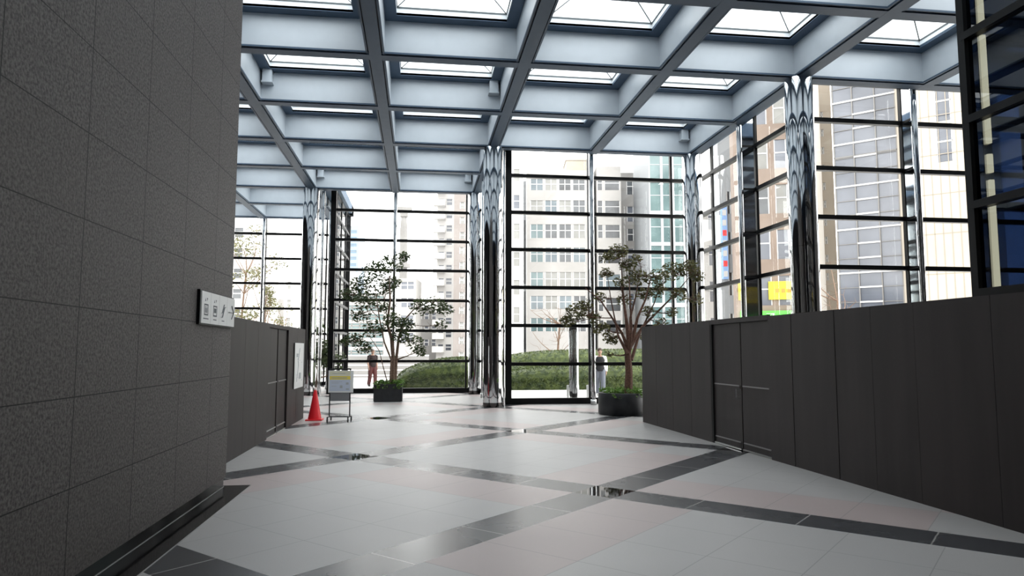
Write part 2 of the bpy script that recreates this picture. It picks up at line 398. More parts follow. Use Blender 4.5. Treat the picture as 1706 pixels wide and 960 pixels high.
# ------------------------------------------------------------------ glass facades
ZS = [1.22, 2.40, 3.58, 4.76, 5.93, 7.10]
def facade(p, q, thin=(), mid=(), pole_in=(0,-1), endposts=(), zs=ZS, pw=.2, gm=None, hgt=ZB+.365):
    """p,q plan points; thin/mid distances along the run with mullions; mid ones carry a steel tube on the room side"""
    p = Vector((*p, 0)); q = Vector((*q, 0)); d = (q-p).normalized(); Ln = (q-p).length; n = Vector((*pole_in, 0))
    r = struct(window_name(), p)
    def P(s, z, off=0): v = d*s+n*off; return (v.x, v.y, z)
    for z in zs: MB().bar(P(0,z), P(Ln,z), .13, .105).build('transom', M_black, r)
    MB().bar(P(0,.09), P(Ln,.09), .16, .185).build('sill', M_black, r)
    MB().bar(P(0,hgt-.03), P(Ln,hgt-.03), .12, .05).build('head', M_black, r)
    for s in list(thin)+list(mid): MB().bar(P(s,.18), P(s,hgt-.02), .065, .11).build('mullion', M_black, r)
    for s in endposts: MB().bar(P(s,0), P(s,hgt), pw, pw).build('corner_post', M_black, r)
    for s in mid:
        MB().bar(P(s,(hgt+.2)/2,.06), P(s,(hgt+.2)/2,.40), .035, hgt-.22).build('steel_fin', M_steel2, r)
        m = MB(); v = d*s+n*.45; m.tube([(v.x,v.y,.16),(v.x,v.y,hgt)], .07, 24, smoothcap=False); o = m.build('steel_tube', M_steel, r, smooth=True)
        m = MB(); m.tube([(v.x,v.y,0),(v.x,v.y,.16)], .09, 24); m.build('tube_foot', M_alu, r, smooth=True)
        for z in zs: MB().bar(P(s,z,.03), P(s,z,.43), .075, .05).build('bracket', M_black, r)
    g_ = MB(); g_.face([P(0,.18), P(Ln,.18), P(Ln,hgt), P(0,hgt)]); g_.build('pane', gm or M_glass, r)
    return r
gx = GX
facade((-11,GY7), (GXL,GY7), thin=(6.6,), mid=(11+gx(-1),))
facade((GXL,GY7), (GXL,GY5), thin=(1.4,4.8), mid=(3.1,), pole_in=(-1,0), endposts=(0,))
facade((GXL,GY5), (GX2,GY5), thin=(1.83-GXL,), mid=(gx(1)-GXL,), endposts=(0.05,))
facade((GX2,GY5), (GX2,GY3), thin=(1.4,), mid=(3.1,), pole_in=(-1,0), endposts=(0,))
facade((GX2,GY3), (GX4,GY3), thin=(8.0-GX2,), mid=(gx(3)-GX2,), endposts=(.03,))
facade((GX4,GY3), (GX4,GY1), thin=(.05,1.15), mid=(GY3-GY(2),), pole_in=(-1,0), endposts=())
facade((GX4,GY1), (17.8,GY1), thin=(5.9,), mid=(gx(5)-GX4,), endposts=())
for x, y in ((gx(0)+.40, 27.1), (gx(2)+.34, 20.90)):
    m = MB(); m.tube([(0,0,.0),(0,0,ZB)], .07, 24, smoothcap=False); tag(m.build('steel_pole', M_steel, smooth=True, loc=(x,y,0)),
        'thin polished steel pole beside the column behind the cone' if x < 0 else 'thin polished steel pole between central column and black corner post', 'pole', 'thin polished steel poles')
# dark glazed vestibule on the right
VX, VY = 7.40, 8.42
zs2 = ZS
facade((VX,-6), (VX,VY), thin=(14.33-2.4,14.33-4.8,14.33-7.2), pole_in=(-1,0), endposts=(14.42,), gm=M_dglass, pw=.12)
facade((VX,VY), (17.4,VY), thin=(2.4,4.8,7.2), gm=M_dglass)
M_dark = mat('dark_lining', (.012,.014,.02), .6)
mb = MB(); mb.box(10.9,-6,0,11.0,VY-.1,ZB); tag(mb.build('wall_vestibule', M_dark), kind='structure')
mb = MB(); M_strip = mat('warm_tube', (.8,.75,.6), .5); M_strip.node_tree.nodes['Principled BSDF'].inputs['Emission Color'].default_value = (1,.66,.28,1); M_strip.node_tree.nodes['Principled BSDF'].inputs['Emission Strength'].default_value = 8  # glow colour for the made-up streak in the glass
t = thing('light_strip', 'slim upright cream light strip just behind the dark blue glass', 'light', (7.53,8.30,0))  # added glowing strip standing in for a pale streak of unknown cause
mb.box(-.06,-.02,0,.06,.0,7.6); mb.build('backing_channel', M_alu, t)
for z0, z1 in ((.3,2.35),(2.45,3.9),(4.0,4.25),(4.4,5.9),(6.0,7.5)): m = MB(); m.box(-.032,-.06,z0,.032,-.021,z1); m.build('tube', M_strip, t)  # glowing pieces of the added streak, not lamp tubes
# enclosure behind the viewpoint and on the far right
mb = MB(); mb.box(-2.24,-9.2,0,17.6,-9,ZT); tag(mb.build('wall_back', M_dark), kind='structure')
mb = MB(); mb.box(17.8,-9,0,18.0,15.2,ZT); tag(mb.build('wall_right', M_granite), kind='structure')
mb = MB(); mb.box(-11.2,8.9,0,-11,33.95,ZT); tag(mb.build('wall_far', M_polblack), kind='structure')

# ------------------------------------------------------------------ hoardings
def panel(parent, a, b, z0, z1, th, nrm, mt=None, name='panel'):
    a = Vector((*a,0)); b = Vector((*b,0)); d = (b-a).normalized(); g_ = .004
    m = MB(); c0 = a+d*g_; c1 = b-d*g_; n = Vector((*nrm,0)).normalized()*(-th/2)
    m.bar((c0.x+n.x, c0.y+n.y, (z0+z1)/2), (c1.x+n.x, c1.y+n.y, (z0+z1)/2), th, z1-z0)
    return m.build(name, mt or M_hoard, parent)
# right hoarding: runs from (5.03,15.5) to (5.33,4.2)
K = 1.018  # scale about the floor point under the camera; baked into left-side positions too
RA, RB = Vector((5.03,15.5))*K, Vector((5.34,4.0))*K
def R(y, off=0):
    y = y*K
    t = (RA.y-y)/(RA.y-RB.y); p = RA.lerp(RB, t); return (p.x+off, p.y)
hr = thing('hoarding', 'long dark charcoal panel hoarding with double doors along the right side', 'hoarding', (0,0,0))
ys = [15.5,14.6,13.7,12.8,11.93]
for a, b in zip(ys, ys[1:]): panel(hr, R(a), R(b), 0, 2.18, .04, (-1,0))
ys = [9.93,9.3,8.3,7.6,6.9,5.9,4.95,4.0]
for a, b in zip(ys, ys[1:]): panel(hr, R(a, random.uniform(-.004,.004)), R(b, random.uniform(-.004,.004)), 0, 2.16, .04, (-1,0))
panel(hr, (5.03*K,15.5*K), (8.2,15.8), 0, 2.17, .04, (0,1))
m = MB(); m.bar((*R(15.5,.07),1.06), (*R(4.0,.07),1.08), .02, 2.10); m.build('backing', M_hoard_gap, hr)
panel(hr, R(11.93), R(9.93), 2.10, 2.18, .05, (-1,0), name='door_head')
panel(hr, R(11.93,.0), R(11.86,.0), 0, 2.10, .05, (-1,0), mt=M_hoard_gap, name='jamb')
for a, b in ((11.86,10.86),(10.84,9.93)):
    dr = panel(hr, R(a,.03), R(b,.03), .03, 2.09, .03, (-1,0), name='door')
    for z, hh in ((1.05,.02),(.13,.018)):
        m = MB(); m.bar((*R(a-.04,.022),z), (*R(b+.04,.022),z), .022, hh); m.build('rail', M_rail, dr)
    m = MB(); m.bar((*R(a-.02,.02),.02), (*R(b+.02,.02),.02), .03, .02); m.build('threshold', M_alu if a > 11 else M_rail, dr)
    if a > 11:
        x, y = R(10.93, 0.0); m = MB(); m.tube([(x+.03,y,.85),(x-.03,y,.86),(x-.03,y,1.0),(x+.03,y,1.01)], .008, 8); m.build('handle', M_alu, dr)
# left hoarding
LX = -2.75
hl = thing('hoarding', 'charcoal panel hoarding with doors and a white poster, beside the red cone', 'hoarding', (0,0,0))
ys = [8.97,9.9,10.8,11.7,12.6,13.51]
for a, b in zip(ys, ys[1:]): panel(hl, (LX,a), (LX,b), 0, 2.13, .04, (1,0))
for a, b in ((15.44,16.55),(16.55,17.66)): panel(hl, (LX,a), (LX,b), 0, 2.14, .04, (1,0))
panel(hl, (LX,17.66), (LX-3,17.66), 0, 2.14, .04, (0,1))
m = MB(); m.bar((LX-.07,9.0,1.06), (LX-.07,17.6,1.06), .02, 2.08); m.build('backing', M_hoard_gap, hl)
panel(hl, (LX,13.51), (LX,15.44), 2.06, 2.13, .04, (1,0), name='door_head')
for a, b in ((13.51,14.41),(14.50,15.37)):
    dr = panel(hl, (LX-.03,a), (LX-.03,b), .03, 2.05, .03, (1,0), name='door')
    for z, hh in ((1.02,.02),(.14,.018)):
        m = MB(); m.bar((LX-.02,a+.03,z), (LX-.02,b-.03,z), .022, hh); m.build('rail', M_alu if z < .5 else M_rail, dr)
    m = MB(); m.bar((LX-.015,a,.015), (LX-.015,b,.015), .03, .02); m.build('threshold', M_alu, dr)

# poster on the left hoarding
m = MB(); m.box(0,0,0,.008,1.18,1.02); po = m.build('wall_poster', M_white, loc=(LX+.021,16.11,.78))
tag(po, 'white printed poster fixed on the charcoal hoarding near the cone', 'poster')
m = MB()
pts = [(.25,.15),(.45,.5),(.40,.62),(.62,.9)]
for a, b in zip(pts, pts[1:]): m.bar((.0095,a[0],a[1]), (.0095,b[0],b[1]), .02, .001)
for k in range(9): a = random.uniform(.2,.9); z = random.uniform(.12,.9); m.box(.008,a,z,.010,a+random.uniform(.04,.12),z+.015)
m.box(.008,.55,.2,.010,.85,.34); m.box(.008,.2,.7,.010,.4,.78)
m.build('lettering', M_ink2, po)

# guidance sign of four plates on the stone wall
sg = thing('guidance_sign', 'white four-plate pictogram sign mounted on the dark stone wall', 'sign', (WX, 7.605, 1.915))
m = MB(); m.box(0,-.015,-.015,.03,1.32,.35); m.build('backing_frame', M_black, sg)
for k in range(4):
    a = .327*k; m = MB(); m.box(.0301,a+.002,0,.045,a+.322,.335); pl = m.build('plate', M_white, sg)
    q = MB(); y = a+.16; e = .0452
    def bx(y0,z0,y1,z1): q.box(.0449,y+y0,z0,.0465,y+y1,z1)
    if k == 0:                                        # lift
        bx(-.07,.085,.07,.10); bx(-.07,.19,.07,.205); bx(-.07,.10,-.055,.19); bx(.055,.10,.07,.19)
        for s in (-.03,0,.03): bx(s-.008,.11,s+.008,.165); bx(s-.006,.17,s+.006,.18)
        q.face([(e,y-.05,.235),(e,y-.01,.235),(e,y-.03,.27)]); q.face([(e,y+.01,.27),(e,y+.05,.27),(e,y+.03,.235)])
        bx(-.09,.045,.09,.055)
    elif k == 1:                                      # lift for goods
        bx(-.07,.085,.07,.10); bx(-.07,.19,.07,.205); bx(-.07,.10,-.055,.19); bx(.055,.10,.07,.19); bx(-.04,.125,.04,.175)
        q.face([(e,y-.05,.235),(e,y-.01,.235),(e,y-.03,.27)]); q.face([(e,y+.01,.27),(e,y+.05,.27),(e,y+.03,.235)])
        bx(-.06,.045,.06,.055)
    elif k == 2:                                      # escalator
        for (a0,b0,a1,b1) in ((-.09,.09,-.04,.09),(-.04,.09,.04,.21),(.04,.21,.09,.21),(-.09,.14,-.05,.14),(-.05,.14,.02,.24)):
            q.bar((e,y+a0,b0),(e,y+a1,b1),.016,.003)
        bx(-.05,.045,.05,.055)
    else:                                             # arrow pointing on
        q.bar((e,y-.11,.165),(e,y+.10,.165),.018,.003); q.bar((e,y+.02,.245),(e,y+.11,.165),.018,.003); q.bar((e,y+.02,.085),(e,y+.11,.165),.018,.003)
    q.build('pictogram', M_ink, pl)

# cone
m = MB(); m.box(-.19,-.19,0,.19,.19,.03); m.lathe([(.155,.03),(.15,.06),(.035,.68),(.03,.70),(.022,.705)], 28)
cn = m.build('traffic_cone', M_red, loc=(-2.41,17.15,0), bevel=.004); tag(cn, 'red traffic cone standing at the end of the left hoarding', 'cone')
m = MB(); m.lathe([(.030,.70),(.034,.72),(.026,.75),(.012,.765)], 16); m.build('pale_tip', mat('pale_tip', (.85,.7,.66), .5), cn)

# notice board on castors
nb = thing('notice_board', 'wheeled black stand holding a white notice with a yellow stripe', 'notice board', (-1.81,16.85,0), math.radians(-6))
M_tube = mat('black_tube', (.015,.015,.016), .4)
for sx in (-1,1):
    m = MB(); m.tube([(sx*.235,0,.10),(sx*.235,0,1.21)], .015, 10); m.build('upright', M_tube, nb)
    m = MB(); m.tube([(sx*.235,-.2,.10),(sx*.235,.2,.10)], .014, 10); ft = m.build('foot', M_tube, nb)
    for sy in (-1,1):
        m = MB(); m.tube([(sx*.235-.012,sy*.19,.035),(sx*.235+.012,sy*.19,.035)], .035, 16); m.box(sx*.235-.014,sy*.19-.008,.035,sx*.235+.014,sy*.19+.008,.10); m.build('castor', M_tube, ft)
m = MB(); m.tube([(-.235,0,.10),(.235,0,.10)], .014, 8); m.build('cross_bar', M_tube, nb)
m = MB(); m.box(-.25,-.012,1.18,.25,.012,1.215); m.build('top_rail', M_tube, nb)
m = MB(); m.box(-.225,-.004,.46,.225,.004,.66); m.build('grey_panel', mat('grey_panel', (.22,.22,.23), .5), nb)
m = MB(); m.box(-.27,-.02,.655,.31,-.008,1.165); bd = m.build('notice_sheet', M_white, nb)
m = MB(); m.box(-.24,-.022,.955,.24,-.0201,1.04); m.build('yellow_stripe', mat('yellow_print', (.80,.66,.12), .5), bd)
m = MB(); m.box(-.24,-.022,.69,.24,-.0201,.955); m.build('pale_blue_field', mat('pale_blue_print', (.58,.63,.74), .5), bd)
m = MB(); m.box(-.24,-.022,1.06,.24,-.0201,1.15); m.build('cream_field', mat('cream_print', (.74,.72,.56), .5), bd)
m = MB()
for (a,z,l,h_) in ((-.2,.90,.25,.008),(-.2,.87,.18,.008),(.0,.76,.06,.06),(.14,.84,.06,.05),(.14,.72,.07,.03),(-.2,.80,.12,.008),(-.18,1.09,.3,.012),(-.2,.985,.36,.02)):
    m.box(a,-.0235,z,a+l,-.0221,z+h_)
m.build('lettering', M_ink2, bd)

# ------------------------------------------------------------------ planting
def leaves(mb, c, r, n, size, m=0, flat=.7):
    c = Vector(c)
    for _ in range(n):
        while True:
            p = Vector((random.uniform(-1,1), random.uniform(-1,1), random.uniform(-1,1)))
            if p.length <= 1: break
        p = c+Vector((p.x*r, p.y*r, p.z*r*flat))
        s = size*random.uniform(.6,1.25)
        a = Vector((random.gauss(0,1), random.gauss(0,1), random.gauss(0,.5))).normalized()
        b = a.cross(Vector((random.gauss(0,1), random.gauss(0,1), random.gauss(0,1)))).normalized()
        mb.face([p-a*s, p+b*s*.42-a*s*.1, p+a*s, p-b*s*.42-a*s*.1], m)
def limb(mb, p, q, r0, r1, bend=.12, n=6, seg=5):
    p, q = Vector(p), Vector(q); L = (q-p).length
    off = Vector((random.uniform(-1,1), random.uniform(-1,1), random.uniform(-.4,.4)))*L*bend
    pts = []
    for k in range(seg+1):
        t = k/seg; pts.append(p.lerp(q, t)+off*math.sin(math.pi*t)+Vector((0,0,-L*.05*math.sin(math.pi*t))))
    mb.tube(pts, [r0+(r1-r0)*k/seg for k in range(seg+1)], n); return pts
def twigs(mb, pts, r, n, ln):
    for _ in range(n):
        k = random.randint(len(pts)//3, len(pts)-1); p = pts[k]
        q = p+Vector((random.gauss(0,1), random.gauss(0,1), random.uniform(-.2,1.2))).normalized()*ln*random.uniform(.5,1)
        limb(mb, p, q, r, r*.4, .2, 5, 3)
def planter(name, x, y, wx, h, label, rz=0):
    t = thing('planter', label, 'planter', (x,y,0), rz)
    a = wx/2; m = MB(); th = .04
    for (x0,y0,x1,y1) in ((-a,-a,a,-a+th),(-a,a-th,a,a),(-a,-a+th,-a+th,a-th),(a-th,-a+th,a,a-th)): m.box(x0,y0,.02,x1,y1,h)
    m.box(-a+th,-a+th,.02,a-th,a-th,.06)
    m.build('tub', M_pot, t)
    m = MB(); m.box(-a+.05,-a+.05,.0,a-.05,a-.05,.02); m.build('plinth', M_gap, t)
    m = MB(); m.box(-a+th+.002,-a+th+.002,.061,a-th-.002,a-th-.002,h-.05); m.build('soil', M_soil, t)
    return t
def round_planter(x, y, rad, h, label):
    t = thing('planter', label, 'planter', (x,y,0))
    m = MB(); m.lathe([(rad-.015,.0),(rad,.02),(rad,h-.015),(rad-.01,h),(rad-.045,h),(rad-.05,h-.06)], 48); o = m.build('tub', M_pot, t)
    for p in o.data.polygons: p.use_smooth = len(p.vertices) == 4
    m = MB(); m.lathe([(rad-.055,h-.059),(rad-.055,h-.05)], 32); m.build('soil', M_soil, t)
    return t
def ground_cover(x, y, wx, h, label, rz=0):
    m = MB(); a = wx/2-.02
    for _ in range(60):
        px, py = random.uniform(-a,a), random.uniform(-a,a); k = random.uniform(.03,.14)
        limb(m, (px*.9,py*.9,-.06), (px*1.08,py*1.08,k), .004, .002, .2, 4, 2)
        leaves(m, (px*1.08,py*1.08,k), .09, 14, .045, 1, .6)
    for _ in range(16):
        e = random.choice((-1,1))*(a+.02); px = random.uniform(-a,a)
        c = (px, -a-.05, random.uniform(-.07,.02)) if random.random() < .6 else (e, px, random.uniform(-.05,.03))
        leaves(m, c, .06, 8, .04, 1)
    o = m.build('ground_cover_plants', [M_bark, M_ivy], loc=(x,y,h), rz=rz); return tag(o, label, 'plants')
def px_tree(name, label, base, Y, trunks, clusters, M_b, M_l, leafsize, dens, r_t, z0, tw=12):
    t = thing(name, label, 'tree', base)
    b = Vector(base)
    tr = MB(); fo = MB(); twl = []
    loc = lambda px, py, dy=0: (lambda v: Vector((v.x-b.x, v.y+0-b.y, v.z-b.z)))(atY(px, py, Y+dy))
    tops = []
    for pts in trunks:
        P_ = [loc(px, py, dy) for (px,py,dy,_) in pts]; tr.tube(P_, [q[3] for q in pts], 9)
        tops += [(p, q[3]) for p, q in zip(P_, pts)][1:]
    for (px, py, rpx, dy, n) in clusters:
        c = loc(px, py, dy); r = rpx*Y/FPX
        best = min(tops, key=lambda tp: (tp[0]-c).length + (2.0 if tp[0].z > c.z+.2 else 0))
        pts = limb(tr, best[0], c, min(best[1]*.6,.03), .007, .12, 6, 6)
        twigs(tr, pts+[c], .006, tw, r*1.2)
        tops.append((pts[3], .02))
        leaves(fo, c, r, int(n*dens), leafsize, 0, .75)
    tr.build('trunk', M_b, t); fo.build('foliage', M_l, t)
    return t
# tree by the far left facade
PLx, PLy = -0.965, 23.3
planter('a', PLx, PLy, .90, .56, 'black square planter tub under the leafy tree near the notice board')
ground_cover(PLx, PLy, .90, .51, 'low green plants filling the tub near the notice board')
tA = [[(654,640,0,.07),(655,600,0,.06),(654,570,0,.055),(645,540,-.1,.04),(650,500,-.2,.03),(648,460,-.2,.015)],
      [(650,640,-.1,.035),(652,600,-.15,.03),(640,570,-.2,.025),(632,530,-.3,.02),(625,480,-.3,.012)],
      [(658,640,.1,.06),(660,600,.1,.05),(664,565,.1,.04),(672,535,.2,.028),(690,515,.2,.018),(720,500,.2,.01)],
      [(646,640,-.1,.018),(638,610,-.2,.016),(632,585,-.2,.012),(615,560,-.3,.008)],
      [(656,640,.15,.02),(650,560,.3,.016),(640,500,.3,.012),(655,440,.3,.008)]]
cA = [(650,440,24,0,90),(672,428,12,.2,40),(625,452,22,-.2,100),(604,474,20,.1,90),(590,492,18,.3,70),(612,500,22,-.3,90),(640,478,20,.2,70),(655,470,14,0,40),
      (600,525,18,.2,60),(622,548,20,-.2,60),(590,566,16,.3,60),(606,578,16,0,60),(640,512,14,.3,40),(655,535,18,-.2,80),(676,540,16,.2,70),(668,560,16,0,60),
      (700,512,20,.3,60),(722,508,20,-.1,70),(742,516,15,.1,45),(690,570,16,.2,50),(700,585,12,-.2,40),(575,490,12,0,30),(576,570,10,0,22),(735,540,12,.3,20)]
px_tree('indoor_tree', 'leafy green tree in the tub near the notice board', (PLx,PLy,.48), PLy, tA, cA, M_bark, M_leafA, .066, 2.9, .05, .5)
# tree by the right hoarding
PRx, PRy = 5.20, 17.75
round_planter(PRx, PRy, .60, .56, 'large round black planter tub half hidden by the end of the right hoarding')
ground_cover(PRx, PRy, .98, .51, 'bright green low plants filling the tub beside the right hoarding')
tB = [[(1047,655,0,.115),(1048,620,0,.095),(1046,590,0,.085),(1048,565,0,.07),(1043,530,0,.04),(1038,490,.1,.025),(1035,440,.2,.012)],
      [(1046,590,0,.07),(1055,560,-.1,.05),(1062,530,-.2,.035),(1075,500,-.2,.025),(1085,460,-.2,.012)],
      [(1048,585,0,.05),(1036,555,-.1,.035),(1020,530,-.2,.025),(1000,500,-.3,.018),(975,480,-.2,.010)],
      [(1052,575,.1,.05),(1070,545,.2,.035),(1095,520,.3,.026),(1125,490,.2,.018),(1150,460,.2,.010)],
      [(1052,600,0,.05),(1064,560,.2,.03),(1078,530,.3,.022),(1090,505,.3,.016),(1098,480,.3,.009)],
      [(1046,590,-.1,.05),(1030,560,.2,.03),(1024,530,.3,.02),(1018,500,.3,.014),(1012,460,.3,.008)],
      [(1050,580,-.2,.04),(1052,545,-.3,.03),(1050,505,-.4,.02),(1048,460,-.4,.01)],
      [(1050,570,0,.035),(1050,530,.4,.03),(1060,490,.5,.02),(1066,455,.4,.012)]]
cB = [(1030,418,18,.1,60),(1012,430,14,-.2,35),(1046,442,16,.2,50),(1062,462,20,0,60),(1010,455,14,.3,40),(1095,462,20,-.2,70),(1120,452,22,.2,80),(1148,448,20,.1,75),(1162,460,14,0,40),
      (1095,485,18,.3,50),(1130,490,16,-.2,40),(1075,490,16,.2,40),(960,520,20,.1,80),(945,535,14,-.1,50),(975,508,14,.2,40),(990,530,14,.2,30),(1002,548,16,-.2,50),(1018,565,14,.2,45),
      (1000,495,12,.2,18),(1080,520,14,.1,25),(1100,540,16,.2,30),(1120,520,12,.2,20),(1035,470,14,0,30),(1060,430,10,.3,18),(1015,590,8,0,10),(1065,560,10,.4,14),(1160,500,14,.3,25),(1040,500,16,.3,26)]
px_tree('indoor_tree', 'red-brown stemmed tree with olive leaves in the tub beside the right hoarding', (PRx,PRy,.48), PRy, tB, cB, M_bark2, M_leafB, .054, 3.2, .07, .5, 24)

def hedge(name, label, x0, y0, x1, y1, h, mtl, dome=.0, n=9000):
    core = MB(); nx, ny = 14, 5; cx, cy_ = (x0+x1)/2, (y0+y1)/2
    hw, hd = (x1-x0)/2, (y1-y0)/2
    def top(u, v):
        e = (1-abs(u)**4)*(1-abs(v)**4); return h*(1-dome*(u*u*.8+v*v*.2))*max(.0, e)**.25
    N1, N2 = 40, 16
    k0 = 0
    for a in range(N1+1):
        for b in range(N2+1):
            u, v = -1+2*a/N1, -1+2*b/N2; core.v.append((u*hw, v*hd, top(u*.998, v*.998)+random.uniform(-.03,.02)-.04))
    for a in range(N1):
        for b in range(N2):
            i = a*(N2+1)+b; core.f.append((i, i+N2+1, i+N2+2, i+1)); core.m.append(0)
    ring = [a*(N2+1) for a in range(N1+1)] + [N1*(N2+1)+b for b in range(1,N2+1)] + [a*(N2+1)+N2 for a in range(N1-1,-1,-1)] + [b for b in range(N2-1,0,-1)]
    base = len(core.v)
    for r in ring: x, y, z = core.v[r]; core.v.append((x, y, 0))
    for q in range(len(ring)): core.f.append((ring[q], base+q, base+(q+1)%len(ring), ring[(q+1)%len(ring)])); core.m.append(0)
    for _ in range(n):
        u, v = random.uniform(-1,1), random.uniform(-1,1)
        side = random.random()
        if side < .5: v = -1
        z = top(u*.998, v*.998) if side >= .5 else random.uniform(0, top(u, -.97))
        leaves(core, (u*hw, v*hd, z), .05, 1, .045, 0)
    o = core.build(name, mtl, loc=(cx, cy_, -.02)); return tag(o, label, 'hedge')
hedge('hedge', 'rounded clipped hedge outside the left glass, right of the leafy tree', -1.0, 31.4, 5.6, 34, 1.36, M_hedge, .45)
hedge('hedge', 'front low clipped hedge outside the right glass, behind the walking person', 3.1, 29.3, 17, 31.2, 1.02, M_hedge, .05, 14000)
hedge('hedge', 'rear taller clipped hedge outside the right glass, behind the front one', 3.3, 34.5, 20, 36.5, 1.72, M_hedge, .03, 14000)

# ------------------------------------------------------------------ people
M_skin = mat('skin', (.40,.24,.17), .55)
def soft(o, vox):
    r = o.modifiers.new('r', 'REMESH'); r.mode = 'VOXEL'; r.voxel_size = vox; r.use_smooth_shade = True
    s_ = o.modifiers.new('s', 'SMOOTH'); s_.factor = .5; s_.iterations = 3
def person(label, loc, rz, top, jacket, trousers, hair, step=.14, shoes=None, long_jacket=True, skirt=False):
    t = thing('person', label, 'person', loc, rz)
    b = MB()                                          # faces -Y
    hipL, hipR = Vector((.09,0,.92)), Vector((-.09,0,.92))
    knL, knR = Vector((.10,-step*.9,.50)), Vector((-.10,step*.2,.49)); ftL, ftR = Vector((.10,-step*1.0,.085)), Vector((-.10,step*1.4,.10))
    b.tube([(0,0,.88),(0,.0,1.0),(0,.01,1.12),(0,.01,1.30),(0,.01,1.42),(0,0,1.47)], [.12,.13,.115,.135,.11,.055], 14, sx=1.25)
    b.tube([(0,0,1.42),(0,-.005,1.54)], [.055,.052], 12)
    b.ball((0,-.015,1.615), (.074,.092,.115), 18); b.ball((0,-.045,1.56), (.052,.055,.055), 12)
    b.tube([(0,-.10,1.635),(0,-.122,1.595)], [.008,.014], 8)
    for s in (-1,1): b.ball((s*.076,.0,1.61), (.012,.022,.032), 8)
    for h_, k, f in ((hipL,knL,ftL),(hipR,knR,ftR)):
        b.tube([h_, h_.lerp(k,.5), k, k.lerp(f,.35), f], [.095,.08,.058,.056,.038], 12)
        b.tube([f+Vector((0,.05,-.04)), f+Vector((0,-.07,-.05)), f+Vector((0,-.16,-.06))], [.04,.042,.028], 10)
    arms = []
    for s in (-1,1):
        sh = Vector((s*.185,.01,1.395)); el = Vector((s*.235,.03+.04*s,1.11)); wr = Vector((s*.225,-.06+.05*s,.87))
        b.tube([Vector((s*.10,.01,1.40)), sh, sh.lerp(el,.5), el, el.lerp(wr,.4), wr], [.06,.058,.048,.040,.038,.026], 12)
        d = (wr-el).normalized(); pm = wr+d*.07
        b.tube([wr, wr+d*.03, pm, pm+d*.02], [.022,.034,.038,.03], 10, sx=.55)
        for q in range(4):
            o_ = Vector((0,(q-1.5)*.019,0)); L = (.062,.074,.070,.052)[q]; p0 = pm+o_
            b.tube([p0, p0+d*L*.5+Vector((-s*.004,0,0)), p0+d*L+Vector((-s*.018,-.004,0))], [.0095,.0085,.007], 7)
        b.tube([wr+d*.03+Vector((0,-.028,0)), wr+d*.06+Vector((-s*.004,-.052,0)), wr+d*.095+Vector((-s*.01,-.052,0))], [.012,.010,.008], 7)
        arms.append((sh, el, wr))
    body = b.build('body', M_skin, t); soft(body, .0075)
    for s in (-1,1): m = MB(); m.ball((s*.03,-.098,1.625), (.011,.006,.006), 8); m.build('eye', M_ink, t)
    m = MB(); m.tube([(-.02,-.103,1.572),(.02,-.103,1.572)], .004, 6); m.build('mouth', mat('lip', (.45,.16,.14), .5) if 'lip' not in bpy.data.materials else bpy.data.materials['lip'], t)
    m = MB(); m.ball((0,.006,1.662), (.090,.106,.100), 16); m.ball((0,.045,1.59), (.070,.06,.075), 12); o = m.build('hair', mat('hair_'+label[:6]+str(len(bpy.data.materials)), hair, .6), t); soft(o, .012)
    cl = lambda c: mat('cloth_%d' % len(bpy.data.materials), c, .8)
    m = MB(); m.tube([(0,0,.90),(0,0,1.0),(0,.01,1.12),(0,.01,1.30),(0,.01,1.425),(0,.003,1.455)], [.145,.145,.132,.150,.122,.07], 16, sx=1.25)
    if not jacket:
        for sh, el, wr in arms: m.tube([(sh.x*.5,sh.y,sh.z+.005), sh, sh.lerp(el,.6)], [.07,.068,.058], 12)
    o = m.build('top', cl(top), t); soft(o, .012)
    if jacket:
        m = MB()
        for s in (-1,1):
            zb = .80 if long_jacket else .95
            m.tube([(s*.13,.02,zb),(s*.128,.02,1.0),(s*.115,.02,1.2),(s*.10,.02,1.36),(s*.07,.02,1.45)], [.088,.085,.09,.09,.055], 12, sx=.9)
        m.tube([(0,.085,.82),(0,.08,1.1),(0,.07,1.35),(0,.05,1.46)], [.10,.09,.09,.06], 12, sx=1.6)
        for sh, el, wr in arms: m.tube([(sh.x*.5,sh.y,sh.z+.01), sh, sh.lerp(el,.5), el, el.lerp(wr,.9)], [.075,.075,.066,.058,.050], 12)
        o = m.build('jacket', cl(jacket), t); soft(o, .013)
    m = MB()
    for h_, k, f in ((hipL,knL,ftL),(hipR,knR,ftR)):
        m.tube([h_+Vector((0,0,.07)), h_, h_.lerp(k,.5), k, k.lerp(f,.5), f+Vector((0,.01,.0))], [.10,.118,.105,.09,.088,.085], 14)
    m.tube([(0,0,.86),(0,0,.98),(0,0,1.02)], [.12,.13,.125], 14, sx=1.25)
    o = m.build('trousers', cl(trousers), t); soft(o, .013)
    for f in (ftL, ftR):
        m = MB(); m.tube([f+Vector((0,.075,-.045)), f+Vector((0,.0,-.035)), f+Vector((0,-.09,-.05)), f+Vector((0,-.175,-.058))], [.038,.050,.046,.03], 12)
        o = m.build('shoe', cl(shoes or (.7,.7,.7)), t); soft(o, .01)
    return t
v = atY(1000,657,25.2)
person('person in an open white jacket, black top and pale grey trousers walking outside', (v.x,25.2,-.02), math.radians(-12), (.01,.01,.012), (.78,.78,.78), (.15,.165,.20), (.05,.025,.015), .13)
v = atY(620,640,33)
person('person in dark red clothing walking outside, just left of the leafy tree', (v.x,33,-.02), math.radians(25), (.02,.010,.010), None, (.10,.03,.03), (.30,.28,.26), .12, shoes=(.05,.05,.05))
v = atY(556,640,32.5)
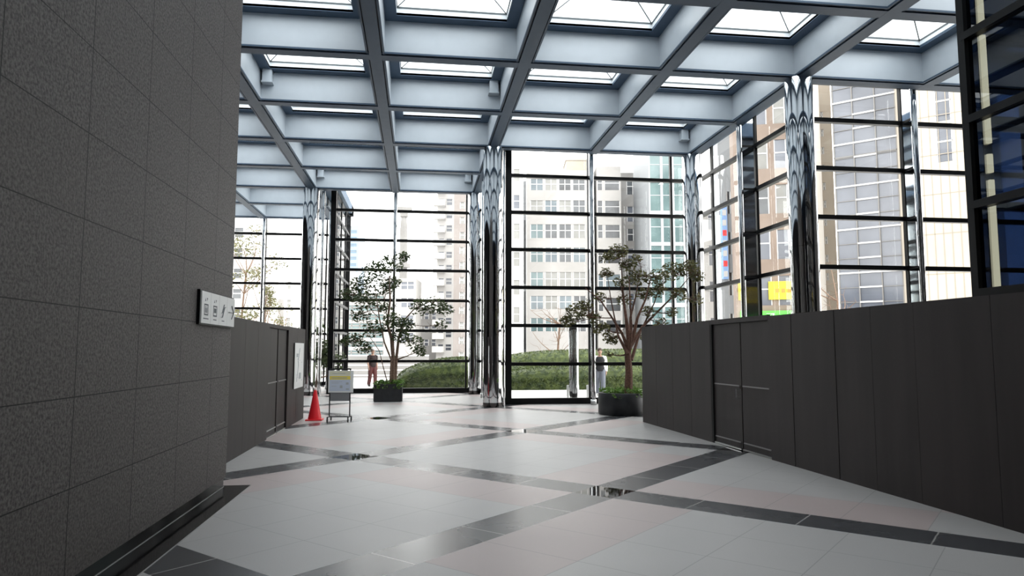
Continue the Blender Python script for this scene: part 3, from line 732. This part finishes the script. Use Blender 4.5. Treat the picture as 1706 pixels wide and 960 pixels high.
person('person in pale clothing outside the glass, mostly hidden behind the notice board', (v.x,32.5,-.02), math.radians(-70), (.25,.2,.16), (.3,.24,.2), (.12,.1,.09), (.5,.42,.34), .1)

# ------------------------------------------------------------------ things outside
m = MB(); m.lathe([(.165,.0),(.165,2.55)], 36); o = m.build('sign_pillar', M_steel, loc=(atY(956,600,22.6).x,22.6,-.02)); tag(o, 'polished steel pillar standing outside the right glass, left of the walking person', 'pillar')
for p in o.data.polygons: p.use_smooth = len(p.vertices) == 4
M_post = mat('white_post', (.75,.75,.74), .5)
for px, lab in ((947,'short white bollard at the left foot of the steel pillar outside'),(980,'short white bollard between the steel pillar and the walking person')):
    v = atY(px, 650, 23.2); m = MB(); m.lathe([(.06,0),(.06,.48),(.05,.5)], 20); tag(m.build('bollard', M_post, loc=(v.x,23.2,-.02), smooth=False), lab, 'bollard')
def outdoor_tree(x, y, h, label, leafy, r=1.2, n=500, ml=None):
    t = thing('street_tree', label, 'tree', (x,y,-.02)); m = MB(); f = MB()
    main = limb(m, (0,0,0), (0.1,0,h*.7), .09, .04, .03, 8, 6)
    for k in range(16):
        p = main[random.randint(2,6)]; q = p+Vector((random.gauss(0,1)*r*.6, random.gauss(0,1)*r*.6, random.uniform(.3,1)*h*.35))
        pts = limb(m, p, q, .03, .008, .1, 5, 4); twigs(m, pts, .008, 6, r*.5)
        if leafy: leaves(f, q, r*.5, n//16, .09, 0)
    m.build('trunk', M_bark, t)
    if leafy: f.build('foliage', ml or M_leafB, t)
v = atY(930,580,38); outdoor_tree(v.x, 38, 4.4, 'small bare tree beyond the hedges, left of the steel pillar', False)
v = atY(405,500,42); outdoor_tree(v.x, 42, 8.6, 'brownish leafy tree seen right beside the stone wall edge', True, 1.3, 1800)
v = atY(437,530,40); outdoor_tree(v.x, 40, 5.8, 'thin scrubby tree outside behind the far left mullion', True, .7, 700)
v = atY(470,560,46); outdoor_tree(v.x, 46, 4.2, 'low shrubby tree just above the left hoarding doors', True, .8, 400)
v = atY(1392,520,26); outdoor_tree(v.x, 26, 5.2, 'bare young tree rising behind the hoarding, right of the widest column', False)
v = atY(530,600,30.4); outdoor_tree(v.x, 30, 2.5, 'dark bushy shrub-like tree outside, behind the red cone', True, .8, 1600, M_leafA)

def bmat(name, c, r=.7): return mat(name, c, r)
M_bwhite = noisy('pale_render', (.27,.262,.252), (.31,.30,.29), .3, rough=.8)
M_bcream = noisy('cream_tile', (.33,.29,.24), (.37,.33,.275), .3, rough=.6)
M_bbrown = noisy('brown_tile', (.165,.125,.10), (.20,.155,.125), .4, rough=.7)
M_bgrey = noisy('grey_concrete', (.15,.145,.14), (.19,.185,.18), .3, rough=.8)
M_bpale = mat('pale_grey_panel', (.26,.275,.29), .6)
M_wglass = noisy('window_glass_blue', (.05,.07,.085), (.11,.14,.155), .35, rough=.12, spec=.8)
M_wdark = noisy('window_glass_dark', (.02,.022,.026), (.06,.065,.07), .4, rough=.1, spec=.8)
M_wblind = noisy('window_blind', (.17,.17,.16), (.22,.22,.21), .5, rough=.5)
M_wteal = noisy('window_glass_teal', (.045,.08,.085), (.095,.145,.148), .25, rough=.12, spec=.8)
M_wgrey = noisy('window_glass_greyblue', (.055,.062,.08), (.12,.13,.155), .22, rough=.1, spec=.8)
M_bfar = noisy('bleached_render', (.42,.41,.40), (.48,.47,.46), .3, rough=.8)  # lightened for far buildings: distance haze put into the colour
M_bedge = noisy('taupe_tile', (.16,.14,.13), (.20,.18,.17), .4, rough=.7)
M_line = mat('white_line', (.5,.5,.5), .6)
# stepped white terrace behind the second walker
t = thing('white_terrace_steps', 'broad white terrace steps outside, behind the walker in dark red', 'steps', (atY(600,620,44).x-1,44,-.16))
for k in range(5):
    m = MB(); m.box(-1.4,k*.5,0,5.2,4,.30*(k+1)-.06); m.build('step', M_bgrey, t)
    m = MB(); m.box(-1.4,k*.5-.02,.30*(k+1)-.06,5.2,4,.30*(k+1)); m.build('step_edge', M_plaza, t)

# buildings
def building(label, pL, pR, depth, wall, rows, cols, glassm, frame=M_line, top=None, z_extra=.4, name='building', inset=.12, mull=1, margin=.0):
    """pL,pR front corners (x,y); rows = list of (z0,z1); cols = list of (u0,u1) in 0..1 along the front"""
    a = Vector((*pL,0)); b = Vector((*pR,0)); d = (b-a); L = d.length; d.normalize()
    rz = math.atan2(d.y, d.x)
    t = thing(name, label, 'building', (a.x,a.y,-.16), rz)
    H = top or rows[-1][1]+z_extra
    m = MB()                                          # wall: piers and spandrels around the openings, and the body behind
    m.box(0,inset+.02,0,L,depth,H)
    us = sorted(cols); zs = sorted(rows); zp = 0
    for z0, z1 in zs+[(H,H)]:
        if z0 > zp: m.box(0,0,zp,L,inset+.03,z0)
        up_ = 0
        if z1 > z0:
            for u0, u1 in us+[(1,1)]:
                if u0 > up_: m.box(up_*L,0,z0,u0*L,inset+.03,z1)
                up_ = u1
        zp = z1
    m.build('wall', wall, t)
    for z0, z1 in zs:
        for u0, u1 in us:
            g_ = MB(); x0, x1 = u0*L, u1*L; g_.box(x0,inset-.02,z0,x1,inset+.01,z1,0)
            fw_ = .09
            for k in range(mull+1): xx = x0+(x1-x0-fw_)*k/mull if mull else x0; g_.box(xx,inset-.06,z0,xx+fw_,inset-.02,z1,1)
            g_.box(x0,inset-.06,(z0*.45+z1*.55)-.05,x1,inset-.02,(z0*.45+z1*.55)+.05,1)
            gm = random.choice(glassm) if isinstance(glassm, list) else glassm
            g_.build('window', [gm, frame], t)
    return t
def rows_px(ys, px, Y): return sorted((atY(px,b,Y).z+.16, atY(px,a,Y).z+.16) for a, b in ys)
YB = 100.
def face(px0, px1, Y, py=420, tilt=None):             # front perpendicular to the viewing direction
    th = -YAW if tilt is None else tilt
    a = atY(px0, py, Y); dr = Vector((math.cos(th), math.sin(th), 0)); rd = ray(px1, py)
    # intersect the ray in plan with the line a + s*dr
    s = (a.x*rd.y-a.y*rd.x)/(dr.y*rd.x-dr.x*rd.y) if abs(dr.y*rd.x-dr.x*rd.y) > 1e-9 else 0
    q = Vector((a.x+s*dr.x, a.y+s*dr.y)); return (a.x,a.y), (q.x,q.y)
pl, pr = face(878, 990, YB)
R1 = rows_px([(297,316),(333,354),(373,396),(412,436),(453,478),(493,515),(530,552)], 930, 99)
bo = building('white office block with rows of wide windows filling the right glass centre', pl, pr, 14, M_bwhite, R1, [(.05,.245),(.265,.455),(.475,.665),(.685,.875)], [M_wglass,M_wblind,M_wteal,M_wdark], top=atY(930,281,99).z, mull=2)
pl2, pr2 = face(995, 1036, YB-2)
R2 = rows_px([(290,312),(330,352),(371,393),(412,436),(455,478),(495,517),(533,552)], 1010, 96)
building('pale stair wing with dark square windows, right of the white office block', pl2, pr2, 13, M_bwhite, R2, [(.02,.25),(.32,.95)], [M_wdark,M_wglass,M_wdark], top=atY(1010,270,96).z)
zr = atY(930,281,99).z; m = MB(); m.box(6.0,3,zr,9.6,8,zr+2.3); m.box(5.9,2.9,zr+2.3,9.7,8.1,zr+2.5); m.build('roof_plant_house', M_bcream, bo)
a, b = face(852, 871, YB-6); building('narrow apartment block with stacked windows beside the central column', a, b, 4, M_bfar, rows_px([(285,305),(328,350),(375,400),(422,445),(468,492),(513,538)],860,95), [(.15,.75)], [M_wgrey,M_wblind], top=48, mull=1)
a, b = face(872, 876.5, YB-4); building('thin dark tower edge, left of the white office block', a, b, 3, M_wdark, [(2,10),(11,20)], [(.2,.8)], M_wdark, top=atY(875,300,96).z, frame=M_black)
a, b = face(1036, 1083, YB+6); building('brown grey block with balconies between pale wing and teal tower', a, b, 12, M_bgrey, rows_px([(300,325),(345,370),(382,402),(415,437),(450,475),(490,515)],1060,106), [(.2,.85)], [M_wdark,M_wgrey], top=atY(1060,287,106).z, mull=3)
a, b = face(1083, 1142, YB-10); building('teal glass tower behind the tree, left of the rear right column', a, b, 12, M_bpale, rows_px([(200,250),(255,300),(305,352),(358,404),(410,455),(460,505),(512,556)],1110,90), [(.02,.34),(.38,.66),(.70,.97)], M_wteal, top=60, mull=1, frame=M_bpale)
# left facade view
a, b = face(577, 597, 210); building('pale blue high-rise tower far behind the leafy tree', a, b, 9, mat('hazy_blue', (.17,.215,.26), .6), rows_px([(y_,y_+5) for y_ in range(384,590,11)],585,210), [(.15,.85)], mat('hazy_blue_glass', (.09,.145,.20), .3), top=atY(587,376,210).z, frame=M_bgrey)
a, b = face(573, 643, 62); building('low teal office with horizontal louvre bands behind the leafy tree', a, b, 5, M_bwhite, rows_px([(y_,y_+9) for y_ in range(494,590,15)],610,62), [(.02,.98)], M_wteal, top=atY(610,486,62).z, mull=5, frame=M_bgrey)
a, b = face(638, 694, 85); building('white office block with grey ribbon windows behind the left mullion', a, b, 5, M_bwhite, rows_px([(470,482),(497,512),(526,541),(555,570)],665,85), [(.05,.46),(.54,.95)], [M_wgrey], top=atY(665,462,85).z, mull=2)
a, b = face(692, 732, 95); building('grey mid-rise with small windows left of the balcony tower', a, b, 12, M_bgrey, rows_px([(522,532),(544,554),(566,576)],710,95), [(.1,.3),(.4,.6),(.7,.9)], M_wgrey, top=atY(710,510,95).z, mull=1)
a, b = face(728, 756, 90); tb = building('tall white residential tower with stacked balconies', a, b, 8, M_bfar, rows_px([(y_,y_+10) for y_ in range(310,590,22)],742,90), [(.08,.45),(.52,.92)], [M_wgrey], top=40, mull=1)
L_ = (Vector(b)-Vector(a)).length
for z0, z1 in rows_px([(y_,y_+10) for y_ in range(310,590,22)],742,90):
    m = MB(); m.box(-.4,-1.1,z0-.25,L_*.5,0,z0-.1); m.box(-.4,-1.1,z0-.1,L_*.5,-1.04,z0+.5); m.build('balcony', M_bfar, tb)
a, b = face(756, 775, 86); building('taupe tiled tower edge beside the balcony tower', a, b, 2.5, M_bedge, rows_px([(y_,y_+11) for y_ in range(312,590,25)],765,86), [(.5,.95)], M_wblind, top=40, mull=1)
# monument tower with a T-shaped top
v = atY(671,500,150); t = thing('lattice_mast', 'slim pale mast with a T-shaped top above the leafy tree', 'mast', (v.x,150,-.16))
zt = atY(671,345,150).z
m = MB(); m.lathe([(.95,0),(.8,zt*.85),(.5,zt-1)], 12); m.build('shaft', M_bgrey, t)
m = MB(); m.box(-1.7,-1,zt-.8,1.7,1,zt); m.box(-.8,-.8,zt-2.0,.8,.8,zt-.8); m.build('crossarm', M_bgrey, t)
m = MB(); m.lathe([(1.5,zt*.60),(1.5,zt*.60+.8)], 12); m.build('platform', M_bgrey, t)
# far left
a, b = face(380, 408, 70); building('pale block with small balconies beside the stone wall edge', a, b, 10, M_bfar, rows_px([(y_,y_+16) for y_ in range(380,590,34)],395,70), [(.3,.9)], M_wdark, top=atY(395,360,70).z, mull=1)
a, b = face(405, 432, 90); building('low pale blocks above the left hoarding', a, b, 10, M_bwhite, rows_px([(505,515),(530,540)],418,90), [(.1,.35),(.6,.85)], M_wgrey, top=atY(418,488,90).z, mull=1)
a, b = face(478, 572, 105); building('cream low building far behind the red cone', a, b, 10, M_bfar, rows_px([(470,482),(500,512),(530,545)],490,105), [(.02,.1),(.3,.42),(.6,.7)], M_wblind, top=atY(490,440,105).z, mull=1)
# right: brown shop building with signs
def seg45(px0, px1, Y0_, ang):                       # front running at a set plan angle
    a = atY(px0, 420, Y0_); dr = Vector((math.cos(ang), math.sin(ang))); rd = ray(px1, 420)
    s = (a.x*rd.y-a.y*rd.x)/(dr.y*rd.x-dr.x*rd.y); return (a.x,a.y), (a.x+s*dr.x, a.y+s*dr.y)
a, b = seg45(1226, 1352, 52, -.35)
RB_ = [(1.2,3.4),(5.3,7.6),(8.9,11.2),(12.5,14.8),(16.1,18.4),(19.7,22)]
bb = building('brown tiled shop building with yellow and green signs behind the side glass', a, b, 3, M_bbrown, RB_[1:], [(.05,.22),(.30,.47),(.55,.72),(.79,.96)], [M_wdark,M_wgrey,M_wblind], top=23.5, mull=1)
Lb = (Vector(b)-Vector(a)).length
M_green = mat('green_sign', (.08,.62,.05), .5); M_yel = mat('yellow_sign', (.95,.72,.02), .5)
def z_at(py, px=1290, Y=46): return atY(px, py, Y).z+.16
m = MB(); m.box(.2,-.25,z_at(532),Lb-.3,-.01,z_at(511)); g1 = m.build('green_signboard', M_green, bb); g1['label'] = 'green fascia sign with white marks'
m = MB()
for cx_ in (.6,): 
    c = Lb*cx_-1.0; zz = (z_at(532)+z_at(511))/2
    m.bar((c-.25,-.27,zz-.25),(c+.15,-.27,zz+.2),.14,.03); m.bar((c-.25,-.27,zz+.22),(c+.3,-.27,zz+.22),.14,.03); m.bar((c+.27,-.27,zz+.25),(c+.27,-.27,zz-.2),.14,.03)
    c += 1.6; m.bar((c-.2,-.27,zz+.05),(c+.3,-.27,zz+.25),.12,.03); m.bar((c,-.27,zz+.3),(c,-.27,zz-.3),.12,.03); m.bar((c+.3,-.27,zz+.15),(c+.1,-.27,zz-.3),.10,.03)
m.build('white_marks', M_line, g1)
m = MB(); m.box(Lb*.42,-.2,z_at(490),Lb*.98,-.01,z_at(457)); y1 = m.build('yellow_signboard', M_yel, bb)
m = MB()
for k in range(5): m.box(Lb*(.5+.08*k),-.22,z_at(478),Lb*(.5+.08*k)+.3,-.2,z_at(470))
m.build('lettering', mat('brown_letter', (.35,.22,.03), .5), y1)
m = MB(); m.box(.1,-.2,z_at(490),Lb*.2,-.01,z_at(457)); m.build('yellow_signboard', M_yel, bb)
a, b = seg45(1160, 1196, 66, -.2); building('white narrow building just right of the rear right column', a, b, 4, M_bwhite, [(3,5),(6.6,8.6),(10.2,12.2),(13.8,15.8)], [(.55,.9)], M_wgrey, top=17.5, mull=1)
a, b = seg45(1200, 1221, 58, -.2); bn = building('pale shop tower carrying a tall blue and white banner sign', a, b, 3, M_bpale, [(3,5),(6.6,8.6),(10.2,12.2),(13.8,15.8)], [(.6,.95)], M_wdark, top=21, mull=1)
m = MB(); m.box(.1,-.3,8,.6,-.02,14.5); s1 = m.build('banner_sign', mat('blue_sign', (.22,.36,.62), .5), bn)
m = MB()
for k in range(7): m.box(.18,-.32,8.2+k*.9,.52,-.30,8.7+k*.9, int(k % 3 == 1))
m.build('characters', [M_line, mat('red_print', (.7,.05,.05), .5)], s1)
# diagonal-front glass block
ang = -math.radians(45)
a, b = seg45(1395, 1507, 46, ang)
q = 0
rows = []; z = 1.0
while z < 26: rows.append((z, z+1.02)); z += 1.12
bd = building('cream framed office block with grey-blue glazing, right of the widest column', a, b, 10, M_bcream, [(1.0,27.5)], [(.0,.97)], M_wgrey, top=34, mull=1, frame=M_bgrey)
Ld = (Vector(b)-Vector(a)).length
k = 0; z = 1.0
while z < 27.4:
    m = MB(); u0, u1 = ((0,.97) if k % 3 == 0 else (.32,.66))
    m.box(u0*Ld,-.02,z,u1*Ld,.14,z+.11); m.build('white_band', M_line, bd)
    m = MB(); m.box(0,.03,z+.02,Ld*.97,.09,z+.06); m.build('floor_line', M_bgrey, bd); z += 1.03; k += 1
for u in (.32,.66):
    m = MB(); m.box(u*Ld-.04,.0,1,u*Ld+.04,.1,27.5); m.build('upright_line', M_bgrey, bd)
a, b = seg45(1374, 1394, 53, ang*.6); building('cream flank of the office block with tiny windows beside the widest column', a, b, 8, M_bcream, [(1.5+1.5*k, 2.1+1.5*k) for k in range(14)], [(.05,.3)], M_wdark, top=34, mull=1)
a, b = seg45(1530, 1665, 40, ang); bc = building('bright cream tiled tower left of the dark blue glass', a, b, 10, M_bcream, [(13.5,15.9),(16.1,18.5),(18.7,21.1)], [(.30,.52)], M_wgrey, top=34, mull=1)
Lc = (Vector(b)-Vector(a)).length; m = MB()
for k in range(1,11): m.box(0,-.012,k*2.5-1,Lc,-.002,k*2.5-.95)
for k in range(1,9): m.box(k*Lc/9,-.012,0,k*Lc/9+.05,-.002,34)
m.build('tile_joint_lines', mat('joint_line', (.24,.21,.17), .7), bc)
